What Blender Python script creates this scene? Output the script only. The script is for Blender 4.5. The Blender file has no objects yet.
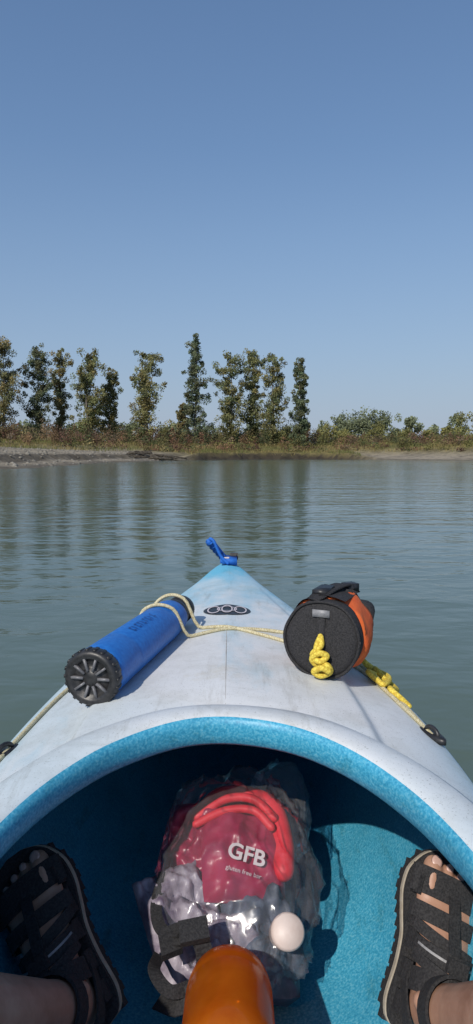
import bpy, bmesh, math, random
import numpy as np
from mathutils import Vector, Matrix, noise as mnoise
random.seed(7)
rng = np.random.default_rng(11)
scene = bpy.context.scene
V = Vector

# ------------------------------------------------------------------ helpers
def link(o):
    scene.collection.objects.link(o); return o

def empty(name, loc=(0,0,0)):
    e = bpy.data.objects.new(name, None); e.location = loc; e.empty_display_size = .1
    return link(e)

def mk(name, verts, faces, mats, midx=None, parent=None, smooth=True, recalc=False, merge=0):
    me = bpy.data.meshes.new(name)
    me.from_pydata([tuple(v) for v in verts], [], [tuple(f) for f in faces])
    for m in (mats if isinstance(mats, (list, tuple)) else [mats]): me.materials.append(m)
    if midx is not None:
        me.polygons.foreach_set('material_index', midx)
    me.polygons.foreach_set('use_smooth', [smooth]*len(me.polygons))
    if recalc or merge:
        bm = bmesh.new(); bm.from_mesh(me)
        if merge: bmesh.ops.remove_doubles(bm, verts=bm.verts, dist=merge)
        bmesh.ops.recalc_face_normals(bm, faces=bm.faces)
        bm.to_mesh(me); bm.free()
    me.update()
    o = link(bpy.data.objects.new(name, me))
    if parent: o.parent = parent
    return o

def interp(pts, x):
    if x <= pts[0][0]: return pts[0][1]
    if x >= pts[-1][0]: return pts[-1][1]
    n = len(pts)
    for i in range(n-1):
        if x <= pts[i+1][0]: break
    def sl(k): return (pts[k+1][1]-pts[k][1])/(pts[k+1][0]-pts[k][0])
    def tan(k):
        if k == 0: return sl(0)
        if k == n-1: return sl(n-2)
        a, b = sl(k-1), sl(k)
        return 0 if a*b <= 0 else 2*a*b/(a+b)
    h = pts[i+1][0]-pts[i][0]; t = (x-pts[i][0])/h
    m0, m1 = tan(i)*h, tan(i+1)*h
    return (2*t**3-3*t*t+1)*pts[i][1]+(t**3-2*t*t+t)*m0+(-2*t**3+3*t*t)*pts[i+1][1]+(t**3-t*t)*m1

def sst(a, b, x):
    t = min(1, max(0, (x-a)/(b-a))); return t*t*(3-2*t)

class Geo:
    def __init__(s): s.v=[]; s.f=[]; s.m=[]
    def add(s, v, f, m=0):
        o=len(s.v); s.v+= [tuple(p) for p in v]; s.f += [tuple(i+o for i in q) for q in f]; s.m += [m]*len(f) if isinstance(m,int) else list(m)
    def obj(s, name, mats, parent=None, **k): return mk(name, s.v, s.f, mats, s.m, parent, **k)

def frame(d):
    d = V(d).normalized(); a = V((0,0,1)) if abs(d.z) < .9 else V((0,1,0))
    x = d.cross(a).normalized(); return x, x.cross(d).normalized(), d

def loft(rings, cap=True, closed=True):
    n=len(rings[0]); v=[p for r in rings for p in r]; f=[]
    for i in range(len(rings)-1):
        for j in range(n if closed else n-1):
            k=(j+1)%n
            f.append((i*n+j, i*n+k, (i+1)*n+k, (i+1)*n+j))
    if cap:
        f.append(tuple(range(n))[::-1]); f.append(tuple((len(rings)-1)*n+j for j in range(n)))
    return v, f

def tube(pts, rad, n=12, cap=True, round_ends=False):
    pts=[V(p) for p in pts]
    if not hasattr(rad,'__len__'): rad=[rad]*len(pts)
    rad=list(rad)
    if round_ends:
        d0=(pts[0]-pts[1]).normalized(); d1=(pts[-1]-pts[-2]).normalized()
        r0,r1=rad[0],rad[-1]
        pre=[];pr=[];po=[];pp=[]
        for a in (85,60,35):
            pre.append(pts[0]+d0*r0*math.sin(math.radians(a))); pr.append(r0*math.cos(math.radians(a)))
        for a in (35,60,85):
            po.append(pts[-1]+d1*r1*math.sin(math.radians(a))); pp.append(r1*math.cos(math.radians(a)))
        pts=pre+pts+po; rad=pr+rad+pp
    rings=[]; prev=None
    for i,p in enumerate(pts):
        d=(pts[min(i+1,len(pts)-1)]-pts[max(i-1,0)]).normalized()
        if prev is None: x,y,_=frame(d)
        else:
            x=(prev-d*prev.dot(d)).normalized(); y=d.cross(x)
        prev=x
        rings.append([p+x*rad[i]*math.cos(2*math.pi*j/n)+y*rad[i]*math.sin(2*math.pi*j/n) for j in range(n)])
    return loft(rings, cap)

def smooth_path(pts, sub=8):
    pts=[V(p) for p in pts]; P=[pts[0]*2-pts[1]]+pts+[pts[-1]*2-pts[-2]]; out=[]
    for i in range(1,len(P)-2):
        for k in range(sub):
            t=k/sub; a,b,c,d=P[i-1],P[i],P[i+1],P[i+2]
            out.append(.5*((2*b)+(c-a)*t+(2*a-5*b+4*c-d)*t*t+(3*b-a-3*c+d)*t**3))
    out.append(pts[-1]); return out

def lathe(prof, A, D, n=40, wob=None):
    x,y,d=frame(D); A=V(A); rings=[]
    for s,r in prof:
        ring=[]
        for j in range(n):
            a=2*math.pi*j/n; rr=r+(wob(s,a) if wob else 0)
            ring.append(A+d*s+x*rr*math.cos(a)+y*rr*math.sin(a))
        rings.append(ring)
    return loft(rings)

def box(c, ax, ay, az):
    c,ax,ay,az=map(V,(c,ax,ay,az))
    v=[c+ax*i+ay*j+az*k for k in(-1,1) for j in(-1,1) for i in(-1,1)]
    return v,[(0,2,3,1),(4,5,7,6),(0,1,5,4),(2,6,7,3),(0,4,6,2),(1,3,7,5)]

# ------------------------------------------------------------------ materials
def mat(name, col, rough=.5, spec=.5, **kw):
    m=bpy.data.materials.new(name); m.use_nodes=True
    nt=m.node_tree; b=nt.nodes['Principled BSDF']
    b.inputs['Base Color'].default_value=(*col,1); b.inputs['Roughness'].default_value=rough
    b.inputs['Specular IOR Level'].default_value=spec
    for k,v in kw.items(): b.inputs[k.replace('_',' ')].default_value=v
    return m, nt, b

def node(nt, t, **ins):
    n=nt.nodes.new(t)
    for k,v in ins.items():
        if k.startswith('p_'): setattr(n,k[2:],v)
        else: n.inputs[k.replace('_',' ')].default_value=v
    return n

def noise_tex(nt, scale, detail=4, rough=.55, mapping=None):
    tc=node(nt,'ShaderNodeTexCoord'); n=node(nt,'ShaderNodeTexNoise',Scale=scale,Detail=detail,Roughness=rough)
    if mapping:
        mp=node(nt,'ShaderNodeMapping'); mp.inputs['Scale'].default_value=mapping
        nt.links.new(tc.outputs['Object'],mp.inputs[0]); nt.links.new(mp.outputs[0],n.inputs['Vector'])
    else: nt.links.new(tc.outputs['Object'],n.inputs['Vector'])
    return n

def ramp(nt, src, stops):
    r=node(nt,'ShaderNodeValToRGB'); e=r.color_ramp.elements
    while len(e)<len(stops): e.new(.5)
    for i,(p,c) in enumerate(stops):
        e[i].position=p; e[i].color=(*c,1) if len(c)==3 else c
    nt.links.new(src,r.inputs[0]); return r

def mix(nt, fac, a, b, typ='MIX'):
    m=node(nt,'ShaderNodeMix',p_data_type='RGBA',p_blend_type=typ)
    for s,i in((fac,0),(a,6),(b,7)):
        if isinstance(s,(int,float)): m.inputs[i].default_value=s
        elif isinstance(s,tuple): m.inputs[i].default_value=(*s,1)
        else: nt.links.new(s,m.inputs[i])
    return m.outputs[2]

def bump(nt,b,src,strength=.3,dist=.01):
    bp=node(nt,'ShaderNodeBump',Strength=strength,Distance=dist); nt.links.new(src,bp.inputs['Height'])
    nt.links.new(bp.outputs[0],b.inputs['Normal']); return bp

def simple(name,c1,c2,scale=30,rough=.5,bs=.2,bd=.002,**kw):
    m,nt,b=mat(name,c1,rough,**kw); n=noise_tex(nt,scale)
    r=ramp(nt,n.outputs[0],[(.35,c1),(.65,c2)]); nt.links.new(r.outputs[0],b.inputs['Base Color'])
    bump(nt,b,n.outputs[0],bs,bd); return m

# white/blue rotomoulded plastic, outside
m_white,nt,b=mat('kayak_plastic_white',(.7,.72,.73),.36)
tc=node(nt,'ShaderNodeTexCoord'); sep=node(nt,'ShaderNodeSeparateXYZ'); nt.links.new(tc.outputs['Object'],sep.inputs[0])
n1=noise_tex(nt,3.5,5,.6,(1.6,.7,1)); n2=noise_tex(nt,60,6,.6)
mr=node(nt,'ShaderNodeMapRange'); mr.inputs[1].default_value=1.55; mr.inputs[2].default_value=2.5; nt.links.new(sep.outputs[1],mr.inputs[0])
ad=node(nt,'ShaderNodeMath',p_operation='MULTIPLY_ADD'); nt.links.new(n1.outputs[0],ad.inputs[0]); ad.inputs[1].default_value=1.9; nt.links.new(mr.outputs[0],ad.inputs[2])
mz=node(nt,'ShaderNodeMapRange'); mz.inputs[1].default_value=.30; mz.inputs[2].default_value=.20; nt.links.new(sep.outputs[2],mz.inputs[0])
sub=node(nt,'ShaderNodeMath',p_operation='SUBTRACT'); nt.links.new(ad.outputs[0],sub.inputs[0]); sub.inputs[1].default_value=1.12; sub.use_clamp=True
mu=node(nt,'ShaderNodeMath',p_operation='MULTIPLY_ADD'); nt.links.new(sub.outputs[0],mu.inputs[0]); mu.inputs[1].default_value=1.3; nt.links.new(mz.outputs[0],mu.inputs[2]); mu.use_clamp=True
n3=noise_tex(nt,9,6,.7)
dirt=ramp(nt,n3.outputs[0],[(.30,(.54,.545,.53)),(.52,(.67,.68,.68)),(.8,(.73,.74,.745))])
tintn=noise_tex(nt,2.2,3,.5); tr_=ramp(nt,tintn.outputs[0],[(.42,(1,1,1)),(.66,(.86,.95,.99))])
d0=mix(nt,1.0,dirt.outputs[0],tr_.outputs[0],'MULTIPLY')
c=mix(nt,mu.outputs[0],d0,(.14,.48,.66))
sc=noise_tex(nt,18,8,.75,(1,.12,1)); scr=ramp(nt,sc.outputs[0],[(.55,(1,1,1)),(.72,(.70,.68,.64))])
c=mix(nt,1.0,c,scr.outputs[0],'MULTIPLY')
sc2=noise_tex(nt,14,9,.8,(.15,1.2,1)); scr2=ramp(nt,sc2.outputs[0],[(.58,(1,1,1)),(.70,(.82,.82,.80))])
c=mix(nt,1.0,c,scr2.outputs[0],'MULTIPLY')
st1=noise_tex(nt,3.0,7,.7); str_=ramp(nt,st1.outputs[0],[(.60,(1,1,1)),(.74,(.82,.75,.60))])
c=mix(nt,1.0,c,str_.outputs[0],'MULTIPLY')
spk=noise_tex(nt,420,2,.5); spr=ramp(nt,spk.outputs[0],[(.28,(.5,.5,.47)),(.36,(1,1,1))])
c=mix(nt,1.0,c,spr.outputs[0],'MULTIPLY')
nt.links.new(c,b.inputs['Base Color']); bump(nt,b,n2.outputs[0],.16,.003)
rr_=ramp(nt,n3.outputs[0],[(.3,(.65,)*3),(.7,(.45,)*3)]); nt.links.new(rr_.outputs[0],b.inputs['Roughness'])

m_cyan,nt,b=mat('kayak_plastic_blue',(.06,.42,.60),.45)
n=noise_tex(nt,260,3,.6); r=ramp(nt,n.outputs[0],[(.35,(.035,.29,.48)),(.5,(.06,.40,.61)),(.68,(.17,.53,.70))])
nb=noise_tex(nt,5,5,.65); rb=ramp(nt,nb.outputs[0],[(.3,(.70,.72,.72)),(.7,(1,1,1))])
c=mix(nt,1.0,r.outputs[0],rb.outputs[0],'MULTIPLY')
nd=noise_tex(nt,30,8,.75,(1,.3,1)); rd=ramp(nt,nd.outputs[0],[(.56,(1,1,1)),(.72,(.70,.66,.60))])
c=mix(nt,1.0,c,rd.outputs[0],'MULTIPLY'); nt.links.new(c,b.inputs['Base Color']); bump(nt,b,n.outputs[0],.25,.001)

m_black=simple('black_plastic',(.012,.012,.013),(.03,.03,.032),90,.42)
m_blackfab=simple('black_fabric',(.010,.010,.012),(.035,.034,.036),350,.85,.6,.002)
m_grey=simple('grey_plastic',(.10,.10,.11),(.18,.18,.19),60,.4)
m_seam=simple('seam_dirt',(.34,.32,.29),(.5,.49,.47),40,.6)
m_blue=simple('blue_foam',(.010,.12,.44),(.02,.17,.54),120,.5,.3,.001)
m_bluestrap=simple('blue_strap',(.01,.10,.45),(.02,.17,.6),200,.7,.6,.002)
m_orangefab=simple('orange_fabric',(.62,.10,.02),(.75,.15,.03),25,.75,.5,.006)
m_reflect=simple('reflective_tape',(.16,.165,.175),(.30,.30,.31),80,.5)
def ropemat(name,c1,c2,sc):
    m,nt,b=mat(name,c1,.8); w=node(nt,'ShaderNodeTexVoronoi',Scale=sc*1.4)
    tc=node(nt,'ShaderNodeTexCoord'); nt.links.new(tc.outputs['Object'],w.inputs['Vector'])
    r=ramp(nt,w.outputs['Distance'],[(.2,c1),(.7,c2)]); nt.links.new(r.outputs[0],b.inputs['Base Color']); bump(nt,b,w.outputs['Distance'],-.6,.003); return m
m_yrope=ropemat('yellow_rope',(.80,.66,.10),(.55,.38,.04),180)
m_cord=ropemat('cream_bungee',(.66,.62,.44),(.42,.36,.20),260)
m_skin,nt,b=mat('skin',(.48,.27,.18),.5)
n=noise_tex(nt,22,6,.65); r=ramp(nt,n.outputs[0],[(.3,(.33,.17,.11)),(.5,(.43,.24,.165)),(.7,(.50,.30,.21))]); nt.links.new(r.outputs[0],b.inputs['Base Color'])
n=noise_tex(nt,300,4,.6); bump(nt,b,n.outputs[0],.25,.001)
m_nail=simple('toenail',(.55,.34,.28),(.60,.40,.34),40,.3)
m_tan=simple('sandal_midsole',(.36,.31,.24),(.46,.41,.33),80,.7)
m_shorts=simple('shorts_fabric',(.02,.025,.04),(.035,.04,.06),200,.9)
m_maroon=simple('maroon_foil',(.24,.010,.045),(.36,.018,.07),20,.35,.5,.004)
m_red=simple('red_fabric',(.60,.012,.03),(.70,.03,.05),60,.55,.4,.002)
m_wht=simple('white_cap',(.58,.47,.43),(.70,.60,.56),30,.5)
m_print,_,_=mat('white_print',(.62,.56,.58),.5)
m_purple=simple('crinkled_plastic',(.13,.10,.15),(.42,.38,.44),26,.4,.7,.008)  # opaque mottled grey-purple standing in for wrinkled clear plastic
m_navy=simple('navy_cloth',(.03,.045,.07),(.10,.12,.17),30,.6,.6,.006)

# smoky amber translucent plastic: subsurface-free, light passes through via translucent lobe
m_orange=bpy.data.materials.new('orange_translucent_plastic'); m_orange.use_nodes=True; nt=m_orange.node_tree
b=nt.nodes['Principled BSDF']; b.inputs['Roughness'].default_value=.16
n=noise_tex(nt,18,4,.6); r=ramp(nt,n.outputs[0],[(.35,(.62,.13,.008)),(.65,(.80,.22,.015))]); nt.links.new(r.outputs[0],b.inputs['Base Color']); bump(nt,b,n.outputs[0],.15,.004)
tl=node(nt,'ShaderNodeBsdfTranslucent',Color=(.95,.32,.02,1)); tp_=node(nt,'ShaderNodeBsdfTransparent',Color=(1,.42,.05,1))
a_=node(nt,'ShaderNodeMixShader'); a_.inputs[0].default_value=.40; b_=node(nt,'ShaderNodeMixShader'); b_.inputs[0].default_value=.30
nt.links.new(b.outputs[0],a_.inputs[1]); nt.links.new(tl.outputs[0],a_.inputs[2]); nt.links.new(a_.outputs[0],b_.inputs[1]); nt.links.new(tp_.outputs[0],b_.inputs[2])
nt.links.new(b_.outputs[0],nt.nodes['Material Output'].inputs[0])

def clearfilm(name,tint,op):
    m=bpy.data.materials.new(name); m.use_nodes=True; nt=m.node_tree; nt.nodes.clear()
    out=node(nt,'ShaderNodeOutputMaterial'); tr=node(nt,'ShaderNodeBsdfTransparent',Color=(*tint,1)); gl=node(nt,'ShaderNodeBsdfGlossy',Color=(.95,.95,.97,1),Roughness=.20)
    df=node(nt,'ShaderNodeBsdfDiffuse',Color=(.60,.62,.66,1)); lw=node(nt,'ShaderNodeLayerWeight',Blend=.25)
    m1=node(nt,'ShaderNodeMixShader'); m2=node(nt,'ShaderNodeMixShader'); m1.inputs[0].default_value=op
    nt.links.new(tr.outputs[0],m1.inputs[1]); nt.links.new(df.outputs[0],m1.inputs[2])
    mp=node(nt,'ShaderNodeMapRange'); mp.inputs[3].default_value=.03; mp.inputs[4].default_value=.40; nt.links.new(lw.outputs['Fresnel'],mp.inputs[0])
    nt.links.new(mp.outputs[0],m2.inputs[0]); nt.links.new(m1.outputs[0],m2.inputs[1]); nt.links.new(gl.outputs[0],m2.inputs[2])
    nt.links.new(m2.outputs[0],out.inputs[0]); return m
m_clear=clearfilm('clear_bag_film',(.97,.97,.98),.06)
m_clear2=clearfilm('blue_clear_film',(.80,.90,.97),.16)

# ------------------------------------------------------------------ kayak
HW=[(-1.45,.010),(-1.2,.12),(-.8,.24),(-.3,.34),(.3,.392),(1.04,.388),(1.53,.345),(2.05,.213),(2.35,.115),(2.55,.055),(2.62,.022)]
ED=[(-1.45,.33),(-.5,.27),(.5,.268),(1.04,.275),(1.6,.285),(2.05,.298),(2.62,.345)]
RG=[(-1.45,.36),(-.5,.33),(.5,.36),(1.0,.362),(1.5,.357),(2.05,.352),(2.62,.366)]
def cx(y): return -.008-.010*y
A0,B0=.285,.425
CW=.058
def inside(x,y,off=0):
    a=A0+off
    if y>.57: return (x/a)**2+((y-.57)/(B0+off))**2<1
    if y>.0: return abs(x)<a
    return (x/a)**2+(y/(.25+off))**2<1
RZ=[(-.25,.350),(0,.330),(.6,.336),(.85,.358),(.995,.376)]
def base_z(x,y):
    hw=max(interp(HW,y),.004); u=min(1,abs(x)/hw); e=interp(ED,y); r=interp(RG,y)
    f=1-(.36*u+.28*u**2+.36*u**7)
    z=e+(r-e)*f
    z+=.015*(1-sst(.60,.66,u))*sst(2.30,1.8,y)-.007*sst(2.3,1.8,y)
    return z
def hit(px,py,off):
    c=V((0,.42)); d=V((px,py))-c; lo,hi=0,1
    for _ in range(30):
        m=(lo+hi)/2; q=c+d*m
        if inside(q.x,q.y,off): lo=m
        else: hi=m
    return c+d*lo, lo
def deck_z(xw,yw):
    x=xw-cx(yw)
    c=V((0,.42)); d=V((x,yw))-c
    far=c+d*8
    q,_=hit(far.x,far.y,CW-.008)
    dist=max(0,(V((x,yw))-q).length)
    z=base_z(x,yw)
    dz=interp(RZ,q.y)-.030-base_z(q.x,q.y)
    return z+dz*math.exp(-(dist/.07)**1.3)

kayak=empty('kayak')
ys=[-1.45+i*(4.07/230) for i in range(231)]
right=[(interp(HW,y),y) for y in ys]
tip=(0,2.638); tail=(0,-1.46)
outline=[tail]+right+[tip]+[(-x,y) for x,y in reversed(right)]
NO=len(outline); NR=48
verts=[];faces=[];WL=[]
for (x,y) in outline:
    q,_=hit(x,y,CW-.008)
    for k in range(NR+1):
        s=(k/NR)**1.25
        px=q.x+(x-q.x)*s; py=q.y+(y-q.y)*s
        verts.append((px+cx(py),py,deck_z(px+cx(py),py)))
    e=interp(ED,y); wl=None; prev=verts[-1]
    for k in range(1,15):
        v=k/14; ext=sst(1.2,2.62,y)+sst(-.3,-1.45,y)
        zb=-.095+.10*ext**2
        ang=v*math.pi/2
        xs=max(0,math.cos(ang))**.55 if k<14 else 0
        xs*= (1-.10*v)
        zz=e-(e-zb)*(math.sin(ang)**1.35)
        bul=1+.02*math.sin(math.pi*min(1,v*2))
        yy=.6+(y-.6)*(1-.07*v*ext)
        cur=(x*xs*bul+cx(yy),yy,zz)
        if wl is None and prev[2]>0>=cur[2]:
            t=prev[2]/(prev[2]-cur[2]); wl=(prev[0]+(cur[0]-prev[0])*t,prev[1]+(cur[1]-prev[1])*t)
        verts.append(cur); prev=cur
    if wl:
        dx=wl[0]-cx(wl[1]); 
        if abs(dx)>.006: WL.append((wl[0]-math.copysign(.0035,dx),wl[1]))
K=NR+15
for i in range(NO):
    j=(i+1)%NO
    for k in range(K-1): faces.append((i*K+k,j*K+k,j*K+k+1,i*K+k+1))
hull=mk('hull_and_deck',verts,faces,[m_white,m_cyan],parent=kayak,merge=.0006)
me=hull.data; bm=bmesh.new(); bm.from_mesh(me)
bmesh.ops.recalc_face_normals(bm,faces=bm.faces)
bm.faces.ensure_lookup_table()
s=sum(f.normal.z*f.calc_area() for f in bm.faces if f.calc_center_median().z>.25)
if s<0: bmesh.ops.reverse_faces(bm,faces=bm.faces)
bm.to_mesh(me); bm.free()
so=hull.modifiers.new('shell','SOLIDIFY'); so.thickness=.007; so.offset=-1; so.material_offset=1; so.material_offset_rim=1

# coaming
op=[]
for k in range(0,61):
    a=math.pi*k/60; op.append((A0*math.cos(a),.57+B0*math.sin(a)))
for k in range(1,20): op.append((-A0,.57-.57*k/20))
for k in range(0,41):
    a=math.pi+math.pi*k/40; op.append((A0*math.cos(a),.25*math.sin(a)))
for k in range(1,20): op.append((A0,.57*k/20))
prof=[(CW-.004,-.046,0),(CW+.002,-.034,0),(CW+.010,-.024,0),(CW+.014,-.014,0),(CW+.012,-.006,0),(CW+.004,-.001,0),(.045,.003,0),(.028,.005,0),(.014,.004,0),(.005,.001,0),(.000,-.004,1),(-.002,-.012,1),(-.001,-.028,1),(.003,-.040,1),(.007,-.044,1),(.012,-.040,1),(.012,-.02,1)]
n=len(op); cv=[];cf=[];cm=[]
for i,(x,y) in enumerate(op):
    p=V(op[i-1]);q=V(op[(i+1)%n]); t=(q-p).normalized(); nn=V((t.y,-t.x))
    z=interp(RZ,y)
    for o,dz,_ in prof:
        X=x+nn.x*o;Y=y+nn.y*o
        wz=.0012*mnoise.noise(V((X*9,Y*9,1))); wx=.0010*mnoise.noise(V((X*11,Y*11,5)))
        cv.append((X+cx(Y)+nn.x*wx,Y+nn.y*wx,z+dz+wz))
P=len(prof)
for i in range(n):
    j=(i+1)%n
    for k in range(P-1): cf.append((i*P+k,i*P+k+1,j*P+k+1,j*P+k)); cm.append(prof[k+1][2])
mk('coaming',cv,cf,[m_white,m_cyan],cm,kayak,recalc=True)

g=Geo(); pts=[(cx(y),y,deck_z(cx(y),y)-.0003) for y in [1.10+i*.02 for i in range(27)]]
v,f=tube(pts,[.0004+.0009*math.sin(math.pi*i/26) for i in range(27)],6); g.add(v,f)
g.obj('ridge_seam',[m_seam],kayak)

# emblem
g=Geo(); ec=(cx(1.78),1.78)
def disc_ring(r0,r1,lift,m,c=(0,0),sx=1,sy=1,nseg=48):
    vv=[];ff=[];nr=max(2,int((r1-r0)/.004))
    for j in range(nseg):
        a=2*math.pi*j/nseg
        for q in range(nr+1):
            r=r0+(r1-r0)*q/nr
            X=ec[0]+c[0]+r*sx*math.cos(a);Y=ec[1]+c[1]+r*sy*math.sin(a)
            vv.append((X,Y,deck_z(X,Y)+lift))
    for j in range(nseg):
        k=(j+1)%nseg
        for q in range(nr): ff.append((j*(nr+1)+q,j*(nr+1)+q+1,k*(nr+1)+q+1,k*(nr+1)+q))
    g.add(vv,ff,m)
disc_ring(.0005,.064,.0016,0,sx=1,sy=.98)
for ox in(-.036,.036): disc_ring(.014,.0175,.0030,1,c=(ox,0),sy=2.4)
disc_ring(.012,.0155,.0034,1,sy=3.0); disc_ring(.024,.0275,.0038,1,sy=1.0)
g.obj('emblem',[m_black,m_print],kayak)

def padeye(x,y,ang):
    g=Geo(); z=deck_z(x,y); c=V((x,y,z+.004)); d=V((math.cos(ang),math.sin(ang),0)); s=V((-d.y,d.x,0))
    rings=[]
    for zz,sc in((-.006,1),(.002,1),(.005,.8)):
        rings.append([c+d*.034*sc*math.cos(a)+s*.012*sc*math.sin(a)+V((0,0,zz)) for a in [2*math.pi*k/20 for k in range(20)]])
    v,f=loft(rings); g.add(v,f)
    v,f=tube([c+d*.016*math.cos(a)+V((0,0,.002+.012*math.sin(a))) for a in [math.pi*k/10 for k in range(11)]],.004,8); g.add(v,f)
    g.obj('pad_eye',[m_black],kayak)
padeye(.345,1.14,math.radians(115)); padeye(-.385,1.07,math.radians(60)); padeye(-.25,1.75,math.radians(60)); padeye(.24,1.75,math.radians(120))

# bow handle
g=Geo()
hd=smooth_path([(-.105,2.50,.452),(-.088,2.515,.440),(-.065,2.535,.408),(-.050,2.55,.385)],6)
v,f=tube(hd,[.012]*len(hd),14,round_ends=True); g.add(v,f,0)
for k in range(5):
    p=V((-.100,2.50,.448)).lerp(V((-.055,2.545,.39)),k/4); d=(V((-.055,2.545,.39))-V((-.100,2.50,.448))).normalized()
    v,f=tube([p-d*.003,p+d*.003],.0150,14); g.add(v,f,0)
v,f=tube(smooth_path([(-.035,2.60,.366),(-.05,2.57,.39),(-.075,2.53,.425),(-.10,2.50,.462),(-.085,2.49,.455),(-.06,2.50,.40),(-.03,2.50,.368)],8),.006,8); g.add(v,f,0)
v,f=box((-.030,2.555,.376),(.032,0,-.004),(0,.050,0),(0,0,.010)); g.add(v,f,0)
v,f=tube([(-.010,2.60,.37),(-.010,2.60,.395)],.016,16); g.add(v,f,1)
v,f=tube([(-.040,2.52,.38),(-.040,2.52,.391)],.013,16); g.add(v,f,2)
g.obj('carry_handle',[m_bluestrap,m_black,m_print],kayak)

# ------------------------------------------------------------------ bilge pump
def dz_(x,y,o): return V((x,y,deck_z(x,y)+o))
pA=dz_(-.258,1.15,.050); pB=dz_(-.137,1.66,.042); D=(pB-pA).normalized(); x_,y_,_=frame(D)
pump=empty('bilge_pump',pA); 
g=Geo(); o=V((0,0,0))
prof=[(0,.001),(0,.016),(.004,.017),(.004,.034),(-.003,.037),(-.004,.046),(.002,.051),(.012,.0515),(.022,.050),(.030,.046)]
v,f=lathe(prof,o,D,48); g.add(v,f,0)
for k in range(10):
    a=2*math.pi*k/10; r=x_*math.cos(a)+y_*math.sin(a); t=D.cross(r)
    v,f=box(o+r*.026+D*.001,r*.012,t*.0020,D*.004); g.add(v,f,2)
for k in range(22):
    a=2*math.pi*k/22; r=x_*math.cos(a)+y_*math.sin(a); t=D.cross(r)
    v,f=box(o+r*.0505+D*.010,r*.002,t*.003,D*.009); g.add(v,f,0)
L=(pB-pA).length
prof=[(.024,.03),(.024,.046),(.030,.0485),(.05,.0488),(.12,.0478),(.126,.0466),(.132,.0476),(.34,.0450),(.348,.0438),(.356,.0448),(L-.10,.0430),(L-.085,.040),(L-.08,.03)]
v,f=lathe(prof,o,D,48,lambda s,a:.0006*math.sin(s*60+a*3)); g.add(v,f,1)
prof=[(L-.086,.030),(L-.086,.035),(L-.06,.036),(L-.05,.030),(L-.03,.028),(L-.028,.034),(L-.005,.034),(L,.030),(L,.001)]
v,f=lathe(prof,o,D,32); g.add(v,f,0)
g.obj('pump_body',[m_black,m_blue,m_grey],pump)
g=Geo()
up=(V((0,0,1))-D*D.z).normalized(); sd=D.cross(up)
def letter_patch(s0,s1,a0,a1,rr=.0482):
    vv=[];ff=[];na=5
    for s in (s0,s1):
        for k in range(na):
            a=a0+(a1-a0)*k/(na-1); vv.append(D*s+(up*math.cos(a)+sd*math.sin(a))*rr)
    for k in range(na-1): ff.append((k,k+1,na+k+1,na+k))
    g.add(vv,ff)
s=.16
for ch in range(9):
    w=.009+.003*random.random(); a0=.10
    letter_patch(s,s+.0022,a0,a0+.34); 
    if ch%3!=1: letter_patch(s+.003,s+w*.8,a0,a0+.07)
    if ch%2==0: letter_patch(s+.003,s+w*.8,a0+.27,a0+.34)
    s+=w+.004
m_ltxt,_,_=mat('dark_blue_print',(.01,.05,.22),.5)
g.obj('printed_lettering',[m_ltxt],pump,smooth=False)

# ------------------------------------------------------------------ throw bag
tb0=dz_(.165,1.27,.074); TD=V((.40,.90,-.02)).normalized(); tbag=empty('throw_bag',tb0)
tx,ty,_=frame(TD)
def wob(s,a): return (.004*math.sin(3*a+s*40)+.003*math.sin(7*a-s*60))*min(1,s/.04) + .0025*mnoise.noise(V((math.cos(a)*2,math.sin(a)*2,s*25)))
g=Geo()
fn=lambda s,a:.0040*mnoise.noise(V((math.cos(a)*1.6,math.sin(a)*1.6,1)))
v,f=lathe([(-.002,.001),(-.005,.020),(-.002,.040),(-.005,.060),(.001,.071),(.004,.074),(.012,.076),(.022,.077),(.034,.0765)],o,TD,56,fn); g.add(v,f,0)
v,f=tube([ (tx*math.cos(a)+ty*math.sin(a))*(.0752+fn(0,a)) for a in [2*math.pi*k/48 for k in range(49)]],.0030,8,cap=False); g.add(v,f,0)
v,f=lathe([(.030,.060),(.032,.0765),(.05,.079),(.08,.080),(.11,.078),(.13,.072)],o,TD,56,wob); g.add(v,f,1)
v,f=lathe([(.120,.060),(.122,.0755),(.15,.070),(.175,.055),(.188,.038),(.20,.030),(.215,.036),(.225,.044),(.224,.030),(.21,.012)],o,TD,56,lambda s,a:wob(s,a)*1.8+.005*math.sin(9*a)*sst(.16,.21,s)); g.add(v,f,0)
rings=[]
for k in range(15):
    s=.025+.13*k/14; rg=[]
    for j in range(13):
        a=math.radians(62+j*7)
        r=.0835+.004*mnoise.noise(V((s*30,j*.5,3)))
        rg.append(TD*s+(V((0,0,1))*math.sin(a)+tx*math.cos(a)*(1 if tx.x>0 else -1))*r)
    rings.append(rg)
v,f=loft(rings,cap=False,closed=False); g.add(v,f,0)
hp=smooth_path([V((-.015,.02,.075)),V((-.002,.03,.080)),V((.03,.07,.088)),V((.06,.11,.088)),V((.07,.14,.072))],6)
for i in range(len(hp)-1):
    d=(hp[i+1]-hp[i]).normalized(); sdv=d.cross(V((0,0,1))).normalized(); nv=sdv.cross(d)
    v,f=box((hp[i]+hp[i+1])/2,d*((hp[i+1]-hp[i]).length*.55),sdv*.016,nv*.0017); g.add(v,f,0)
ring=[]
for k in range(9):
    q=k/8; c_=V((.030+.02*q,.09+.02*q,.060+.022*q)); rad_=.042-.012*q
    ring.append([c_+V((math.cos(a),math.sin(a)*.9,.10*math.sin(3*a)))*(rad_+.005*math.sin(7*a+k)+.004*mnoise.noise(V((a,q*3,2)))) for a in [2*math.pi*j/42 for j in range(42)]])
v,f=loft(ring); g.add(v,f,0)
v,f=box((.010,.055,.087),(.012,.018,.002),(.012,-.007,0),(0,0,.005)); g.add(v,f,3)
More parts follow.
